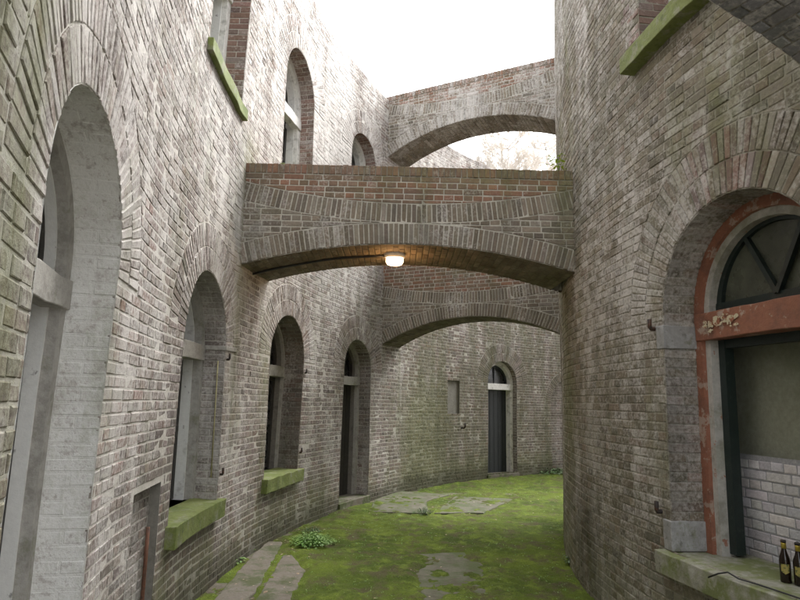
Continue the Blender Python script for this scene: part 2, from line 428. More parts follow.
def mapbox(mp, s0, s1, z0, z1, h0, h1, name, mat, parent, ns=8, nz=1, nh=1, wob=.0, bev=.006):
    vs = {}; V = []; fs = []
    def vid(i, j, k):
        if (i, j, k) not in vs:
            s = s0+(s1-s0)*i/ns; z = z0+(z1-z0)*j/nz; h = h0+(h1-h0)*k/nh
            if wob: q = noise.noise(Vector((s*5, z*5, h*5+s0)))*wob; z += q; h += q
            vs[i, j, k] = len(V); V.append((s, z, h))
        return vs[i, j, k]
    for i in range(ns):
        for k in range(nh):
            fs.append((vid(i, 0, k), vid(i, 0, k+1), vid(i+1, 0, k+1), vid(i+1, 0, k)))
            fs.append((vid(i, nz, k), vid(i+1, nz, k), vid(i+1, nz, k+1), vid(i, nz, k+1)))
        for j in range(nz):
            fs.append((vid(i, j, 0), vid(i+1, j, 0), vid(i+1, j+1, 0), vid(i, j+1, 0)))
            fs.append((vid(i, j, nh), vid(i, j+1, nh), vid(i+1, j+1, nh), vid(i+1, j, nh)))
    for j in range(nz):
        for k in range(nh):
            fs.append((vid(0, j, k), vid(0, j+1, k), vid(0, j+1, k+1), vid(0, j, k+1)))
            fs.append((vid(ns, j, k), vid(ns, j, k+1), vid(ns, j+1, k+1), vid(ns, j+1, k)))
    if flip_of(mp, (s0+s1)/2, (z0+z1)/2): pass
    U = np.array(V); W = mp(U[:, 0], U[:, 1], U[:, 2])
    o = mesh(name, W.tolist(), fs, mat, parent)
    import bmesh
    bm = bmesh.new(); bm.from_mesh(o.data); bmesh.ops.recalc_face_normals(bm, faces=bm.faces); bm.to_mesh(o.data); bm.free()
    if bev:
        b = o.modifiers.new('bevel', 'BEVEL'); b.width = bev; b.segments = 2; b.limit_method = 'ANGLE'
    return o
def arch_band(mp, c, hwo, hwi, zs, z0, d0, d1, name, mat, parent, n=28, wob=0., closed_back=True):
    """arched frame: outer half width hwo, inner hwi, from depth d0 to d1"""
    def path(w):
        L = [(c-w, z0)]+[(c-w, z0+(zs-z0)*i/4) for i in range(1, 4)]
        L += [(c-w*math.cos(math.pi*i/n), zs+w*math.sin(math.pi*i/n)) for i in range(n+1)]
        L += [(c+w, zs-(zs-z0)*i/4) for i in range(1, 4)]+[(c+w, z0)]; return L
    V = []
    for w, d in ((hwo, d0), (hwi, d0), (hwi, d1), (hwo, d1)):
        for i, (x, y) in enumerate(path(w)):
            q = noise.noise(Vector((x*9, y*9, w*7)))*wob
            V.append((x+q, y+q*.3, -d))
    m = len(path(1)); fs = []
    for k in range(4):
        a = k*m; b = ((k+1) % 4)*m
        for i in range(m-1): fs.append((a+i, a+i+1, b+i+1, b+i))
    fs.append((0, m, 2*m, 3*m)); fs.append((m-1, 4*m-1, 3*m-1, 2*m-1))
    U = np.array(V); o = mesh(name, mp(U[:, 0], U[:, 1], U[:, 2]).tolist(), fs, mat, parent)
    import bmesh
    bm = bmesh.new(); bm.from_mesh(o.data); bmesh.ops.recalc_face_normals(bm, faces=bm.faces); bm.to_mesh(o.data); bm.free()
    return o
def arch_panel(mp, c, hw, zs, z0, z1, d, name, mat, parent, th=.03):
    """filled sheet with a round head (z1 None) or a straight top"""
    if z1 is None: L = [(c-hw, z0), (c+hw, z0)]+[(c+hw*math.cos(math.pi*i/24), zs+hw*math.sin(math.pi*i/24)) for i in range(25)]
    else: L = [(c-hw, z0), (c+hw, z0), (c+hw, z1), (c-hw, z1)]
    L = [p for i, p in enumerate(L) if math.dist(p, L[i-1]) > 1e-4]
    n = len(L); U = np.array([(x, y, -d) for x, y in L]+[(x, y, -d-th) for x, y in L])
    fs = [tuple(range(n)), tuple(range(2*n-1, n-1, -1))]+[(i, i+n, (i+1) % n+n, (i+1) % n) for i in range(n)]
    o = mesh(name, mp(U[:, 0], U[:, 1], U[:, 2]).tolist(), fs, mat, parent)
    import bmesh
    bm = bmesh.new(); bm.from_mesh(o.data); bmesh.ops.recalc_face_normals(bm, faces=bm.faces); bm.to_mesh(o.data); bm.free()
    return o
def bar(mp, pts, w, d, t, name, mat, parent):
    """flat bar along a polyline in wall coordinates"""
    V = []; fs = []; n = len(pts)
    for i, (x, y) in enumerate(pts):
        a = pts[max(i-1, 0)]; b = pts[min(i+1, n-1)]; dx, dy = b[0]-a[0], b[1]-a[1]; l = math.hypot(dx, dy)
        nx, ny = -dy/l*w/2, dx/l*w/2
        V += [(x+nx, y+ny, -d), (x-nx, y-ny, -d), (x-nx, y-ny, -d-t), (x+nx, y+ny, -d-t)]
    for i in range(n-1):
        for k in range(4): fs.append((4*i+k, 4*i+(k+1) % 4, 4*i+4+(k+1) % 4, 4*i+4+k))
    fs += [(0, 1, 2, 3), tuple(4*n-1-k for k in range(4))]
    U = np.array(V); return mesh(name, mp(U[:, 0], U[:, 1], U[:, 2]).tolist(), fs, mat, parent)
def tube(name, pts, r, mat, parent=None, seg=8, radii=None):
    pts = [Vector(p) for p in pts]; V = []; fs = []; n = len(pts); up = Vector((.13, .21, 1)).normalized()
    for i, p in enumerate(pts):
        d = (pts[min(i+1, n-1)]-pts[max(i-1, 0)]).normalized()
        a = d.cross(up); a = a.normalized() if a.length > .05 else d.cross(Vector((1, 0, 0))).normalized(); b = d.cross(a)
        rr = radii[i] if radii else r
        for k in range(seg):
            t = 2*math.pi*k/seg; V.append(p+a*math.cos(t)*rr+b*math.sin(t)*rr)
    for i in range(n-1):
        for k in range(seg): fs.append((i*seg+k, i*seg+(k+1) % seg, (i+1)*seg+(k+1) % seg, (i+1)*seg+k))
    fs += [tuple(range(seg-1, -1, -1)), tuple((n-1)*seg+k for k in range(seg))]
    return mesh(name, V, fs, mat, parent, True)

# ------------------------------------------------------------------ stain masks (wash, algae, damp)
def sst(x, a, b): t = np.clip((x-a)/(b-a), 0, 1); return t*t*(3-2*t)
def bump2(s, z, cs, cz, ws, wz): return np.exp(-((s-cs)/ws)**2-((z-cz)/wz)**2)
def ring_mask(s, z):
    wash = .42+.15*sst(z, 1.2, 3.2)*(1-sst(s, 3.5, 6.5)) + .10*bump2(s, z, -2.2, 2.6, .7, 1.5) + .10*sst(z, 4.2, 6)
    wash = wash-.12*sst(s, 4.5, 7.5)*(1-sst(z, 3.5, 5)) - .22*(1-sst(z, .2, .9))
    alga = .35+.24*(1-sst(s, -4.3, -3.5)) + .30*bump2(s, z, 7.6, 1.2, .8, 1.0) + .22*bump2(s, z, .6, 3.6, .25, 1.5) + .22*(1-sst(z, .1, .8)) + .2*bump2(s, z, 1.6, 2.2, .2, .8)
    damp = .30+.45*(1-sst(z, .05, .42)) + .14*sst(s, 6, 9)*(1-sst(z, 3, 5)) - .15*sst(z, 4.3, 6)
    wash = wash-.06*sst(s, 6, 9)*(1-sst(z, 3.5, 5)); alga = (alga+.10*sst(s, 5.5, 8))*(1-.6*sst(z, 4.3, 5.5)); damp = damp+.3*bump2(s, z, .42, 4.0, .12, .6)+.2*bump2(s, z, -.9, 4.1, .15, .4)
    return np.stack([wash, alga, damp], -1)
def tower_mask(s, z):
    wash = .38+.14*bump2(s, z, -.9, 3.2, .9, .9) + .12*bump2(s, z, 0, 2, .4, 1.6) + .12*sst(z, 4, 6)
    alga = .31+.20*bump2(s, z, -2.2, 3.7, .9, .6)+.25*bump2(s, z, 1.25, 2.3, .5, 2.2)+.20*(1-sst(z, .1, 1.0))
    damp = .22+.28*bump2(s, z, .6, .7, .8, .9)+.12*(1-sst(z, .2, 1.4)) - .1*sst(z, 4.2, 6)
    return np.stack([wash, alga, damp], -1)

# ------------------------------------------------------------------ the ring building (left and far side)
ringb = empty('ring_building', tuple(ring_map(3., 0., 0.)))
tag(ringb, 'curved weathered brick fort building with arched openings along the left and far side', 'building')
IN = (0, 0, 0)
def par(o, p):                      # parent without moving
    o.parent = p; o.matrix_parent_inverse = Matrix.Translation(-p.location) if p.parent is None else Matrix.Identity(4); return o
RTOP = 7.75
L1 = Arch(-3.25, .63, 0.0, 2.96); L2 = Arch(-.29, .625, .79, 2.86); L3 = Arch(2.405, .585, .79, 2.85, depth=.30)
L4 = Arch(5.0, .515, .12, 2.80, depth=.24); FD = Arch(10.58, .55, .10, 2.80, depth=.14)
BN = Arch(13.05, .62, 0.0, 2.45, ring=.21)
U2w = Arch(-.30, .60, 4.74, 6.65); U3w = Arch(2.36, .56, 4.74, 6.66); U4w = Arch(4.93, .48, 4.74, 6.58)
U1w = Arch(-3.1, .60, 4.74, 6.65)
NI = Rect(-1.48, .31, 0.0, 1.15, lintel=.0); PL = Rect(8.72, .23, 1.49, 2.25, lintel=.0)
ops = [L1, L2, L3, L4, FD, BN, U2w, U3w, U4w, NI, PL]
W = Masonry(); P = W.patch(ring_map, ring_mask)
MORT_R = (.50, .475, .43)
def palr(s, z):
    if -2.6 < s < -1.9 and 1.2 < z < 2.9 and random.random() < .55: return PAL_REDDISH
    return PAL_RING
courses(P, -6.3, 16.2, 0, RTOP-.11, ops, palr)
for i in range(340): P.brick([(-6.3+i*.066, RTOP-.11), (-6.234+i*.066, RTOP-.11), (-6.234+i*.066, RTOP), (-6.3+i*.066, RTOP)], PAL_RING)
bed(P, -6.3, 16.2, 0, RTOP-.005, ops, MORT_R)
for o in ops:
    if o.rect:
        if o.l:
            for i in range(12): 
                a = o.c-o.hw-.07+i*(2*o.hw+.14)/12; P.brick([(a, o.z1), (a+(2*o.hw+.14)/12, o.z1), (a+(2*o.hw+.14)/12, o.z1+.2), (a, o.z1+.2)], PAL_RING)
        continue
    pal = PAL_RING if o is not L1 else PAL_RING
    h2 = .21 if o.ring > .3 else o.ring
    ring(P, o.c, o.zs, o.hw, o.hw+h2, 0, math.pi, pal)
    if o.ring > .3: ring(P, o.c, o.zs, o.hw+h2, o.hw+.42, 0, math.pi, pal)
P.done()
def const_mask(w, a, d): return lambda s, z: np.stack([w+0*s, a+0*s, d+0*s], -1)
reveal(W, ring_map, L1, const_mask(1.3, .36, .22), PAL_RING, (.46, .45, .44), .4)  # wash pushed high: limewash plus painted-in brightness for this dim reveal
reveal(W, ring_map, L2, const_mask(.60, .30, .42), PAL_RING, MORT_R)
reveal(W, ring_map, L3, const_mask(.45, .30, .50), PAL_RING, (.24, .225, .2), .5)
reveal(W, ring_map, L4, const_mask(.5, .30, .45), PAL_RING, MORT_R)
reveal(W, ring_map, FD, const_mask(.35, .30, .45), PAL_RING, MORT_R)
for o in (U2w, U3w, U4w): reveal(W, ring_map, o, const_mask(.34, .15, .32), PAL_REDDISH, MORT_R)
# blind niche and low recess are bricked up behind the face
def inset_panel(o, d, pal, mask, z0, z1, mp=ring_map, joint=MORT_R, Wm=W):
    mp2 = lambda u, v, h: mp(u, v, h-d)
    Q = Wm.patch(mp2, mask)
    k = 0; z = z0
    while z < z1:
        s = o.c-o.hw-(.05 if k % 2 else 0); L = .107 if k % 2 else .214
        while s < o.c+o.hw:
            a, b = max(s, o.c-o.hw), min(s+L, o.c+o.hw); s += L
            if b-a > .03: Q.brick([(a, z), (b, z), (b, z+CH), (a, z+CH)], pal)
        z += CH; k += 1
    nn = 16; w_ = o.hw+.02; G = [(o.c-w_+2*w_*i/nn, z0+(z1+.05-z0)*j/nn) for j in range(nn+1) for i in range(nn+1)]
    Q.sheet(G, [(j*(nn+1)+i, j*(nn+1)+i+1, (j+1)*(nn+1)+i+1, (j+1)*(nn+1)+i) for j in range(nn) for i in range(nn)], joint, -.004); Q.done()
inset_panel(BN, .07, PAL_RING, const_mask(.35, .4, .5), 0, 2.45)
reveal(W, ring_map, BN, const_mask(.4, .3, .5), PAL_RING, MORT_R, d=.07)
inset_panel(NI, .07, PAL_RING, const_mask(.62, .3, .45), 0, 1.15)
wall = W.build('wall', None); par(wall, ringb)
# sides of the two rectangular recesses
def rect_sides(o, d, name, mat, parent, mp):
    e = o.outline(); n = 4; U = np.array([(x, y, .0) for x, y in e]+[(x, y, -d) for x, y in e])
    ob = mesh(name, mp(U[:, 0], U[:, 1], U[:, 2]-.0035*(U[:, 2] == 0)).tolist(), [(i, (i+1) % 4, (i+1) % 4+4, i+4) for i in range(4)], mat); par(ob, parent); return ob
rect_sides(NI, .085, 'recess_lining', MT['recess'], ringb, ring_map)
rs = rect_sides(PL, .06, 'panel_recess', MT['recess'], ringb, ring_map)
o = mapbox(ring_map, PL.c-PL.hw-.01, PL.c+PL.hw+.01, PL.z0-.01, PL.z1+.01, -.10, -.05, 'rendered_panel', MT['recess'], None, bev=0); par(o, ringb)
# body: wall top, rooms behind, floors
def ring_body():
    V = []; fs = []; a0, a1, n = R_(-32), R_(112), 60  # ring stopped short behind the camera to let skylight in
    prof = [(RO+.02, RTOP), (RO+4, RTOP), (RO+4, -.1)]
    for i in range(n+1):
        a = a0+(a1-a0)*i/n
        for r, z in prof: V.append((C[0]-r*math.cos(a), C[1]+r*math.sin(a), z))
    for i in range(n):
        for k in range(2): fs.append((3*i+k, 3*i+k+1, 3*i+4+k, 3*i+3+k))
    return V, fs
V, fs = ring_body(); o = mesh('roof', V, fs, MT['roof']); par(o, ringb)
def sheet_ring(name, z, r0, r1, mat, parent, a0=-32, a1=112):
    V = []; fs = []; n = 60
    for i in range(n+1):
        a = R_(a0+(a1-a0)*i/n)
        for r in (r0, r1): V.append((C[0]-r*math.cos(a), C[1]+r*math.sin(a), z))
    for i in range(n): fs.append((2*i, 2*i+1, 2*i+3, 2*i+2))
    o = mesh(name, V, fs, mat); par(o, parent); return o
sheet_ring('upper_floor', 4.2, RO+.25, RO+3.95, MT['dark_room'], ringb)
sheet_ring('room_floor', .05, RO+.25, RO+3.95, MT['dark_room'], ringb)
# plain continuation of the wall round the court, outside the picture
def plain(mp, s0, s1, z1, name, parent, R):
    n = int((s1-s0)/.4)+1; V = []; fs = []
    for i in range(n+1):
        s = s0+(s1-s0)*i/n
        for z in (0, z1): V.append(tuple(mp(s, z, -.002)))
    for i in range(n): fs.append((2*i, 2*i+1, 2*i+3, 2*i+2))
    o = mesh(name, V, fs, BRK); par(o, parent); return o
m, t, b = newmat('distant_brickwork'); N = NB(t)
N.l(N.mix(N.noise(6, 6, .7, 3), (.12, .1, .09), (.36, .33, .3)), b.inputs['Base Color']); b.inputs['Roughness'].default_value = .95; BRK = m
a_ = R_(-32); V = [(C[0]-q*math.cos(a_), C[1]+q*math.sin(a_), z) for q in (RO, RO+4) for z in (-.1, RTOP)]
o = mesh('cut_end_cap', V, [(0, 1, 3, 2)], BRK); par(o, ringb)  # added cap closing the shortened ring, out of view
plain(ring_map, R_(-32)*RO, -6.3, RTOP, 'wall_beyond', ringb, RO); plain(ring_map, 16.2, R_(112)*RO, RTOP, 'wall_beyond', ringb, RO)

def hinge(mp, s, z, parent, sg=1, out=.05):
    p0 = mp(s, z, -.02); p1 = mp(s, z, out); p2 = mp(s, z+.06, out)
    o = tube('hinge_pin', [p0, p1, p1+np.array([0, 0, .01]), p2], .011, MT['iron'], None, 6); par(o, parent); 
def child(o, p):
    o.parent = p; o.matrix_parent_inverse = p.matrix_world.inverted() if False else Matrix.Identity(4); return o
def part_world(o, thing):       # part of a thing at world coordinates
    return par(o, thing)
def sub(o, part):               # sub-part: part sits at the thing's frame already
    o.parent = part; return o

def ring_window(o, name, label, tz, thing=ringb, mp=ring_map, door=False, white=True, upper=False, framew=.075, fm='stone', leaf='dark_wood', post=None, d1=.06, d2=.14):
    D = o.depth
    fr = arch_band(mp, o.c, o.hw+.01, o.hw-framew, o.zs, o.z0, D, D+d1, name, MT[fm], None, wob=.012 if fm == 'stone' else .002)
    par(fr, thing); 
    if label: fr['label'] = label
    inner = arch_band(mp, o.c, o.hw+.02, o.hw-framew-.012, o.zs, o.z0, D+d1, D+d1+d2, 'inner_reveal', MT['white' if white else 'grey_wood'], fr); 
    tr = mapbox(mp, o.c-o.hw+.005, o.c+o.hw-.005, tz, tz+.15, -D-d1-.04, -D+.02, 'transom', MT['stone' if fm == 'stone' else post or fm], fr, wob=.01, nz=2)
    hw = o.hw-framew-.012; dd = D+d1+d2
    # timber sash: ring, mullion and rails, dark glass behind
    arch_band(mp, o.c, hw+.02, hw-.05, o.zs, tz+.1, dd-.03, dd+.02, 'fanlight_frame', MT[leaf], fr)
    bar(mp, [(o.c, tz+.12), (o.c, o.zs+hw-.02)], .035, dd-.025, .03, 'glazing_bar', MT[leaf], fr)
    arch_panel(mp, o.c, hw+.01, o.zs, tz+.1, None, dd+.004, 'fanlight_glass', MT['glass_dark'], fr, .012)
    if door:
        lf = mapbox(mp, o.c-hw, o.c+hw, o.z0, tz, -dd-.03, -dd+.01, 'door_leaf', MT[leaf], fr, bev=.003)
        for k in range(1, 6):
            x = o.c-hw+2*hw*k/6; bar(mp, [(x, o.z0+.02), (x, tz-.02)], .012, dd-.016, .01, 'door_batten', MT[leaf], fr)
        mapbox(mp, o.c-o.hw-.03, o.c+o.hw+.03, o.z0-.12, o.z0, -D-.25, .04, 'threshold', MT['slab'], fr, wob=.01)
    else:
        arch_panel(mp, o.c, hw+.01, 0, o.z0, tz, dd, 'window_glass', MT['glass_dark'], fr, .012)
        for x in (o.c-hw+.03, o.c, o.c+hw-.03): bar(mp, [(x, o.z0+.01), (x, tz)], .055, dd-.03, .035, 'casement_stile', MT[leaf], fr)
        for z in (o.z0+.05, (o.z0+tz)/2, tz-.03): bar(mp, [(o.c-hw, z), (o.c+hw, z)], .05, dd-.027, .03, 'casement_rail', MT[leaf], fr)
        sl = mapbox(mp, o.c-o.hw-.06, o.c+o.hw+.06, o.z0-(.11 if o.z0 > 2 else .15), o.z0+.01, -D-.03, .05 if o.z0 > 2 else .075, 'sill', MT['mossy_sill'], fr, wob=.009 if o.z0 > 2 else .016, ns=22, nz=3, nh=5)
    return fr
f1 = ring_window(L1, 'arched_doorway', 'nearest doorway, broad lime washed reveal and grey stone transom', 2.15, door=True, framew=.07, d1=.05, d2=.08)
f2 = ring_window(L2, 'arched_window', 'window with white inner jamb and mossy sill before the first bridge', 2.10, framew=.05, d1=.08, d2=.12)
f3 = ring_window(L3, 'arched_window', 'window under the first bridge with brown jamb and mossy sill', 2.05, white=False, framew=.02, d1=.04, d2=.1)
f4 = ring_window(L4, 'arched_doorway', 'narrow doorway left of the second bridge with grey transom', 2.02, door=True, white=False, framew=.06, d1=.06, d2=.08)
f5 = ring_window(FD, 'arched_doorway', 'far doorway with black door and white posts', 2.10, door=True, framew=.09, fm='white_post', leaf='door', post='white_post', d1=.12, d2=.02)
u2 = ring_window(U2w, 'arched_window', 'upper window with green sill, cut by the top of the picture', 5.95, framew=.09, fm='white_post', post='white_post')
u3 = ring_window(U3w, 'arched_window', 'upper window with white frame above the lamp bridge', 5.75, framew=.09, fm='white_post', post='white_post')
u4 = ring_window(U4w, 'arched_window', 'small upper window beside the high bridge', 5.75, framew=.08, fm='white_post', post='white_post')
for o_, f_ in ((L2, f2), (L3, f3)):
    for z in (1.02, 2.12):
        s = o_.c+o_.hw+.05
        tube('hinge_pin', [ring_map(s, z, -.02), ring_map(s, z, .022), ring_map(s, z+.01, .028), ring_map(s, z+.06, .028)], .012, MT['iron'], f_, 6)
mapbox(ring_map, L2.c+L2.hw-.012, L2.c+L2.hw+.30, L2.zs-.03, L2.zs+.015, -.22, .012, 'impost_block', MT['stone'], f2, wob=.01)
tube('curtain_rod', [ring_map(L2.c+L2.hw-.03, 1.0, -.06), ring_map(L2.c+L2.hw-.03, 2.1, -.06)], .006, MT['yellow_rod'], f2, 6)
# rusted pipe in the low recess
rp = tube('rusty_pipe', [ring_map(-1.26, .0, -.04), ring_map(-1.255, .35, -.042), ring_map(-1.265, .6, -.04), ring_map(-1.26, .86, -.042)], .013, MT['rust'])
tag(rp, 'rust brown pipe standing in the low recess left of the nearest mossy window sill', 'pipe')
hk = tube('wall_hook', [ring_map(9.03, 1.2, -.03), ring_map(9.03, 1.2, .07), ring_map(9.03, 1.23, .1), ring_map(9.03, 1.31, .1)], .02, MT['iron'], None, 7)
tag(hk, 'black iron hook on the far wall just below the rendered panel', 'hook')

# ------------------------------------------------------------------ the round tower (right)
tower = empty('round_tower', tuple(tower_map(0., 0., 0.)))
tag(tower, 'dark round brick tower bulging from the right with a red framed window', 'tower')
TTOP = 8.6
RW = Arch(-1.96, .69, .78, 3.10, ring=.44, depth=.28)
RU = Arch(-2.0, .88, 4.6, 6.9, ring=.44, depth=.28)
W = Masonry(); P = W.patch(tower_map, tower_mask)
MORT_T = (.27, .255, .21)
def palt(s, z):
    if z > 4.6 and -1.5 < s < -.9 and random.random() < .6: return PAL_REDDISH
    return PAL_TOWER
courses(P, -5.0, 3.8, 0, TTOP, [RW, RU], palt)
bed(P, -5.0, 3.8, 0, TTOP, [RW, RU], MORT_T)
for o in (RW, RU):
    n = 0
    for r0, r1, pal in ((o.hw, o.hw+.22, PAL_REDDISH), (o.hw+.22, o.hw+.44, PAL_TOWER)):
        k = round(math.pi*(r0+r1)/2/.054)
        for i in range(k):
            b0, b1 = math.pi*i/k, math.pi*(i+1)/k
            pl = PAL_REDDISH if (.35 < b0/math.pi < .62 and random.random() < .6) else PAL_TOWER
            P.brick([(o.c-r*math.cos(t), o.zs+r*math.sin(t)) for r, t in ((r0, b1), (r1, b1), (r1, b0), (r0, b0))], pl, .003, .0045)
P.done()
reveal(W, tower_map, RW, const_mask(.55, .2, .5), PAL_REDDISH[1:]+PAL_TOWER, MORT_T)
reveal(W, tower_map, RU, const_mask(.3, .2, .3), PAL_REDDISH, MORT_T)
tw = W.build('wall', None); par(tw, tower)
plain(tower_map, R_(-150)*RT, -5.0, TTOP, 'wall_beyond', tower, RT); plain(tower_map, 3.8, R_(190)*RT, TTOP, 'wall_beyond', tower, RT)
V = [(C[0]-RT*math.cos(2*math.pi*i/72), C[1]+RT*math.sin(2*math.pi*i/72), TTOP) for i in range(72)]
o = mesh('roof', V, [tuple(range(71, -1, -1))], MT['roof']); par(o, tower)

# tower window
D = .28
tf = arch_band(tower_map, RW.c, RW.hw+.01, RW.hw-.125, RW.zs, RW.z0, D, D+.10, 'arched_window', MT['frame_white'], None); par(tf, tower)
tf['label'] = 'large window with flaking red and white timber frame and pale sill'
arch_band(tower_map, RW.c, RW.hw+.012, RW.hw-.072, RW.zs, RW.z0, D-.03, D+.02, 'outer_architrave', MT['red_paint'], tf, wob=.004)
mapbox(tower_map, RW.c-RW.hw+.02, RW.c+RW.hw-.02, 2.235, 2.425, -D-.09, -D+.045, 'transom', MT['red_paint'], tf, nz=4, ns=16, wob=.006)
# exposed patch of old cream paint on the transom
rng = random.Random(3); V = []; fs = []
for k in range(46):
    s = RW.c+RW.hw-.14-rng.random()**1.2*.34; z = 2.335+rng.gauss(0, .025)+(-.02 if s > -1.5 else .01); w = rng.uniform(.008, .04); h = rng.uniform(.005, .02)
    b0 = len(V); n = 7
    for i in range(n):
        t = 2*math.pi*i/n; q = rng.uniform(.5, 1.2); V.append((s+w*q*math.cos(t), z+h*q*math.sin(t), -D+.0485+.0003*(k % 7)))
    fs.append(tuple(b0+i for i in range(n)))
U = np.array(V); U[:, 2] += .006
mesh('paint_chips', tower_map(U[:, 0], U[:, 1], U[:, 2]).tolist(), fs, MT['cream_chip'], tf)
hw = RW.hw-.125; DD = D+.06
arch_band(tower_map, RW.c, hw+.01, hw-.055, RW.zs+.03, 2.42, DD, DD+.05, 'fanlight_frame', MT['green_paint'], tf)
bar(tower_map, [(RW.c-hw, 2.46), (RW.c+hw, 2.46)], .075, DD-.005, .05, 'fanlight_rail', MT['green_paint'], tf)
for an in (62, 118):
    bar(tower_map, [(RW.c, 2.49), (RW.c+math.cos(R_(an))*(hw-.03), 2.49+math.sin(R_(an))*(hw-.07))], .034, DD, .035, 'glazing_bar', MT['green_paint'], tf)
arch_panel(tower_map, RW.c, hw, RW.zs+.03, 2.42, None, DD+.03, 'fanlight_glass', MT['glass'], tf, .006)
for sx in (-1, 1): bar(tower_map, [(RW.c+sx*(hw-.03), RW.z0+.02), (RW.c+sx*(hw-.03), 2.235)], .07, DD, .07, 'casement_stile', MT['green_paint'], tf)
bar(tower_map, [(RW.c-hw, 2.205), (RW.c+hw, 2.205)], .06, DD+.004, .06, 'casement_rail', MT['green_paint'], tf)
sl = mapbox(tower_map, RW.c-RW.hw-.28, RW.c+RW.hw+.09, .64, .785, -.50, .08, 'sill', MT['pale_sill'], tf, ns=18, nz=3, nh=6, wob=.012)
for sg in (-1, 1):
    for z0, z1, nm in ((2.175, 2.345, 'impost_block'), (.79, .985, 'base_block')):
        a = RW.c+sg*(RW.hw-.012); b_ = RW.c+sg*(RW.hw+.085)
        mapbox(tower_map, min(a, b_), max(a, b_), z0, z1, -.275, .008, nm, MT['bluestone'], tf, ns=2, nz=2, nh=3, wob=.006)
for z in (1.03, 2.33): tube('hinge_pin', [tower_map(-1.16, z, -.02), tower_map(-1.16, z, .03), tower_map(-1.16, z+.01, .038), tower_map(-1.16, z+.07, .038)], .016, MT['iron'], tf, 6)
tf2 = arch_band(tower_map, RU.c, RU.hw+.01, RU.hw-.1, RU.zs, RU.z0, D, D+.08, 'arched_window', MT['frame_white'], None); par(tf2, tower)
tf2['label'] = 'upper tower window of which only the green sill and red reveal show'
mapbox(tower_map, RU.c-RU.hw-.1, RU.c+RU.hw+.12, 4.46, 4.605, -.3, .12, 'sill', MT['sill_edge'], tf2, ns=16, nz=3, nh=3, wob=.012)
arch_panel(tower_map, RU.c, RU.hw-.08, RU.zs, RU.z0, None, D+.05, 'window_glass', MT['glass_dark'], tf2, .01)
# white brick infill behind the lower casement, room behind it
W = Masonry()
class O_: pass
o = O_(); o.c = RW.c; o.hw = RW.hw-.02
inset_panel(o, .52, PAL_WHITE, const_mask(.1, .1, .1), .76, 1.40, tower_map, (.36, .36, .38), W)
inf = W.build('infill_brickwork', None); par(inf, tower)
def tbox(s0, s1, z0, z1, h0, h1, nm, mat):
    o = mapbox(tower_map, s0, s1, z0, z1, h0, h1, nm, mat, None, bev=0, ns=6); par(o, tower); return o
tbox(RW.c-1.6, RW.c+1.6, 1.38, 3.6, -.68, -.60, 'room_back_wall', MT['olive'])
tbox(RW.c-1.6, RW.c+1.6, 3.5, 3.6, -2.0, -.3, 'room_ceiling', MT['olive'])
tbox(RW.c-1.7, RW.c-1.6, .0, 3.6, -2.1, -.3, 'room_side_wall', MT['olive'])
tbox(RW.c+1.6, RW.c+1.7, .0, 3.6, -2.1, -.3, 'room_side_wall', MT['olive'])
tbox(RW.c-1.6, RW.c+1.6, .0, .1, -2.0, -.3, 'room_floor', MT['dark_room'])

